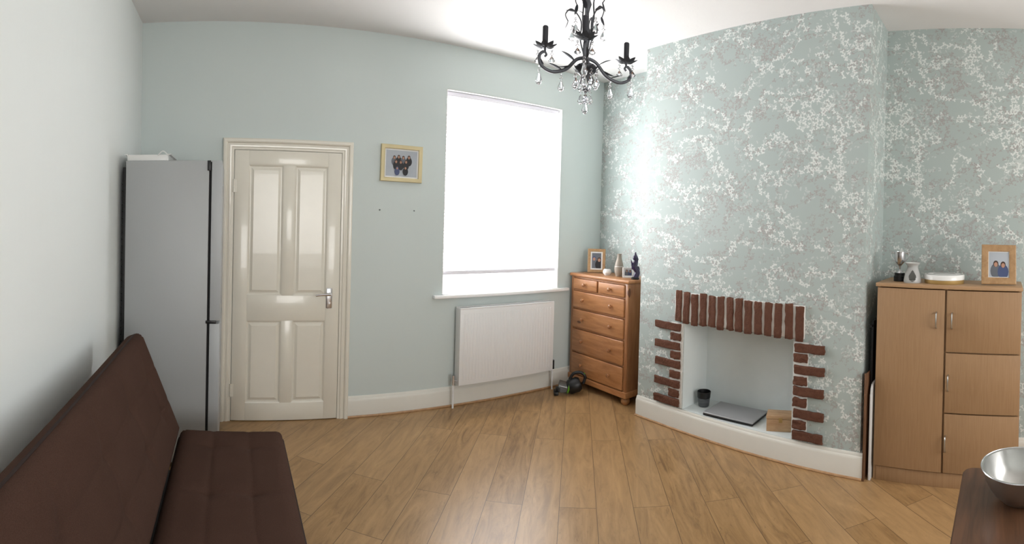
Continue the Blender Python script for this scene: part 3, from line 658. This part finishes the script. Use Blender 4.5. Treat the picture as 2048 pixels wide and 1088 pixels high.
# ---- chandelier
phi=(1163-X0)/F; rho=2.2; vx,vy=math.sin(phi),math.cos(phi)
cx_,cy_=rho*vx,rho*vy
cd=thing('chandelier','grey metal three arm chandelier with leaves and hanging clear crystal drops','chandelier',(cx_,cy_,HC),(0,0,-phi))
Z=lambda z: z-HC
b=MB(); b.lathe([(0,0),(.05,0),(.055,-.012),(.03,-.03),(.012,-.036),(0,-.036)]); b.build('ceiling_rose',M_iron,cd)
b=MB()
for i in range(7):
    z0=-.04-i*.024; ring=[]
    for q in range(14):
        t_=2*PI*q/14; x=.008*math.cos(t_); z=.016*math.sin(t_)
        ring.append((x,0,z0-.014+z) if i%2 else (0,x,z0-.014+z))
    b.tube(ring,.0022,6,True)
b.build('chain',M_iron,cd)
b=MB(); b.lathe([(0,Z(2.60)),(.008,Z(2.595)),(.006,Z(2.56)),(.014,Z(2.55)),(.007,Z(2.535)),(.006,Z(2.48)),(.011,Z(2.45)),(.018,Z(2.43)),(.011,Z(2.41)),(.007,Z(2.39)),(.009,Z(2.33)),(.019,Z(2.30)),(.015,Z(2.27)),(.009,Z(2.25)),(.010,Z(2.20)),(.016,Z(2.17)),(.045,Z(2.155)),(.048,Z(2.148)),(.036,Z(2.125)),(.018,Z(2.105)),(.012,Z(2.09)),(.016,Z(2.078)),(.008,Z(2.06)),(.014,Z(2.045)),(.0,Z(2.03))],seg=20); b.build('stem',M_iron,cd)
def leaf(b_,base,dirv,L,W,curl,z=0):
    d_=Vector(dirv).normalized(); s_=d_.cross(Vector((0,0,1)))
    if s_.length<.1: s_=Vector((1,0,0))
    s_.normalize(); u_=s_.cross(d_).normalized(); bm=bmesh.new(); rows=[]
    for i in range(7):
        t_=i/6; w_=W*math.sin(PI*min(1,.12+t_*.88))**.8; p=Vector(base)+d_*L*t_+u_*curl*t_*t_
        rows.append([bm.verts.new(p-s_*w_),bm.verts.new(p-u_*w_*.35),bm.verts.new(p+s_*w_)])
    for A,B in zip(rows,rows[1:]):
        for q in range(2): bm.faces.new((A[q],A[q+1],B[q+1],B[q]))
    bmesh.ops.solidify(bm,geom=bm.faces[:],thickness=.0012); b_._merge(bm)
b=MB()
for q in range(12):
    t_=2*PI*q/12; leaf(b,(.012*math.cos(t_),.012*math.sin(t_),Z(2.115)),(math.cos(t_),math.sin(t_),.45),.060,.013,.012)
b.build('leaf_bowl',M_iron,cd)
for q in range(6):
    t_=2*PI*q/6+.25; c_,s_=math.cos(t_),math.sin(t_); hi=q%2; R0=.088 if hi else .068; z0=2.30 if hi else 2.40
    b=MB(); P=[(0.01*c_,.01*s_,Z(z0-.10)),(.03*c_,.03*s_,Z(z0-.03)),(.028*c_,.028*s_,Z(z0+.05)),(R0*.8*c_,R0*.8*s_,Z(z0+.10)),((R0+.012)*c_,(R0+.012)*s_,Z(z0+.075)),(R0*c_,R0*s_,Z(z0+.045))]
    b.tube(bez(P,6),[.0035]*12+[.003]*12+[.0024]*7,8)
    for (rr_,zz_,k_) in ((.03,.0,1.1),(.05,.09,.3)):
        leaf(b,(rr_*c_,rr_*s_,Z(z0+zz_)),(c_,s_,k_),.050,.010,-.014)
    leaf(b,(R0*c_,R0*s_,Z(z0+.05)),(c_*.2,s_*.2,-1),.045,.010,.008); b.build('leaf_scroll',M_iron,cd)
def drop(p,L,parent):
    x,y,z=p; b_=MB(); b_.lathe([(0,z),(.005,z-.005),(.005,z-.010),(0,z-.014)],(x,y,0),8); b_.lathe([(0,z-.014),(.009,z-.023),(0,z-.032)],(x,y,0),6)
    b_.lathe([(0,z-.032),(.006,z-.038),(.0150,z-.032-L*.66),(.009,z-.032-L*.9),(0,z-.032-L)],(x,y,0),8); o_=b_.build('crystal_drop',M_crystal,parent,smooth=False); return o_
for deg in (207,22,268):
    t_=math.radians(deg); c_,s_=math.cos(t_),math.sin(t_); pt=lambda r_,z_: (r_*c_,r_*s_,Z(z_))
    b=MB(); b.tube(bez([pt(.012,2.19),pt(.05,2.175),pt(.10,2.125),pt(.165,2.105),pt(.215,2.125),pt(.225,2.165),pt(.205,2.185),pt(.193,2.175),pt(.20,2.165)],7),[.008]*21+[.007]*21+[.005]*15,10)
    leaf(b,pt(.07,2.15),(c_,s_,-.6),.07,.014,.02); leaf(b,pt(.12,2.12),(c_,s_,.5),.065,.012,-.01); leaf(b,pt(.06,2.17),(c_,s_,.9),.07,.013,-.02); leaf(b,pt(.205,2.13),(c_,s_,.9),.035,.009,.01); b.cyl(pt(.20,2.18),pt(.20,2.205),.005)
    ar=b.build('arm',M_iron,cd)
    b=MB(); x,y,_=pt(.20,2.2)
    for q in range(8):
        u_=2*PI*q/8; leaf(b,(x+.008*math.cos(u_),y+.008*math.sin(u_),Z(2.204)),(math.cos(u_),math.sin(u_),.12),.048,.015,.010)
    b.lathe([(0,Z(2.20)),(.012,Z(2.20)),(.02,Z(2.212)),(.016,Z(2.216)),(0,Z(2.216))],(x,y,0),16); b.build('drip_cup',M_iron,ar)
    b=MB(); b.lathe([(0,Z(2.215)),(.0125,Z(2.215)),(.0125,Z(2.292)),(.009,Z(2.296)),(0,Z(2.296))],(x,y,0),16); b.build('candle_sleeve',M_sleeve,ar)
    drop(pt(.225,2.125),.055,cd); drop(pt(.12,2.105),.05,cd); drop((x+.03,y,Z(2.198)),.03,cd); drop((x-.03,y,Z(2.198)),.03,cd)
for q in range(8):
    t_=2*PI*q/8+.5; drop((.05*math.cos(t_),.05*math.sin(t_),Z(2.135)),.05,cd)
for q in range(4):
    t_=2*PI*q/4; drop((.02*math.cos(t_),.02*math.sin(t_),Z(2.06)),.045,cd)
drop((0,0,Z(2.03)),.06,cd)
for q in range(5):
    t_=2*PI*q/5+.2; drop((.075*math.cos(t_),.075*math.sin(t_),Z(2.35)),.045,cd)
# ------------------------------------------------------------ light
w=bpy.data.worlds.new('world'); sc.world=w; w.use_nodes=True; bg=w.node_tree.nodes['Background']; bg.inputs[0].default_value=(1,1,1,1); bg.inputs[1].default_value=3.0
def area(n,loc,rot,sx,sy,e,c=(1,1,1)):
    L=bpy.data.lights.new(n,'AREA'); L.shape='RECTANGLE'; L.size=sx; L.size_y=sy; L.energy=e; L.color=c
    o_=bpy.data.objects.new(n,L); COL.objects.link(o_); o_.location=loc; o_.rotation_euler=rot; return o_
area('rear_fill_light',(1.3,YREAR+.05,1.5),(PI/2,0,0),2.0,1.5,78,(1,.985,.965))  # added fill lamp at the unseen rear wall, which has no window
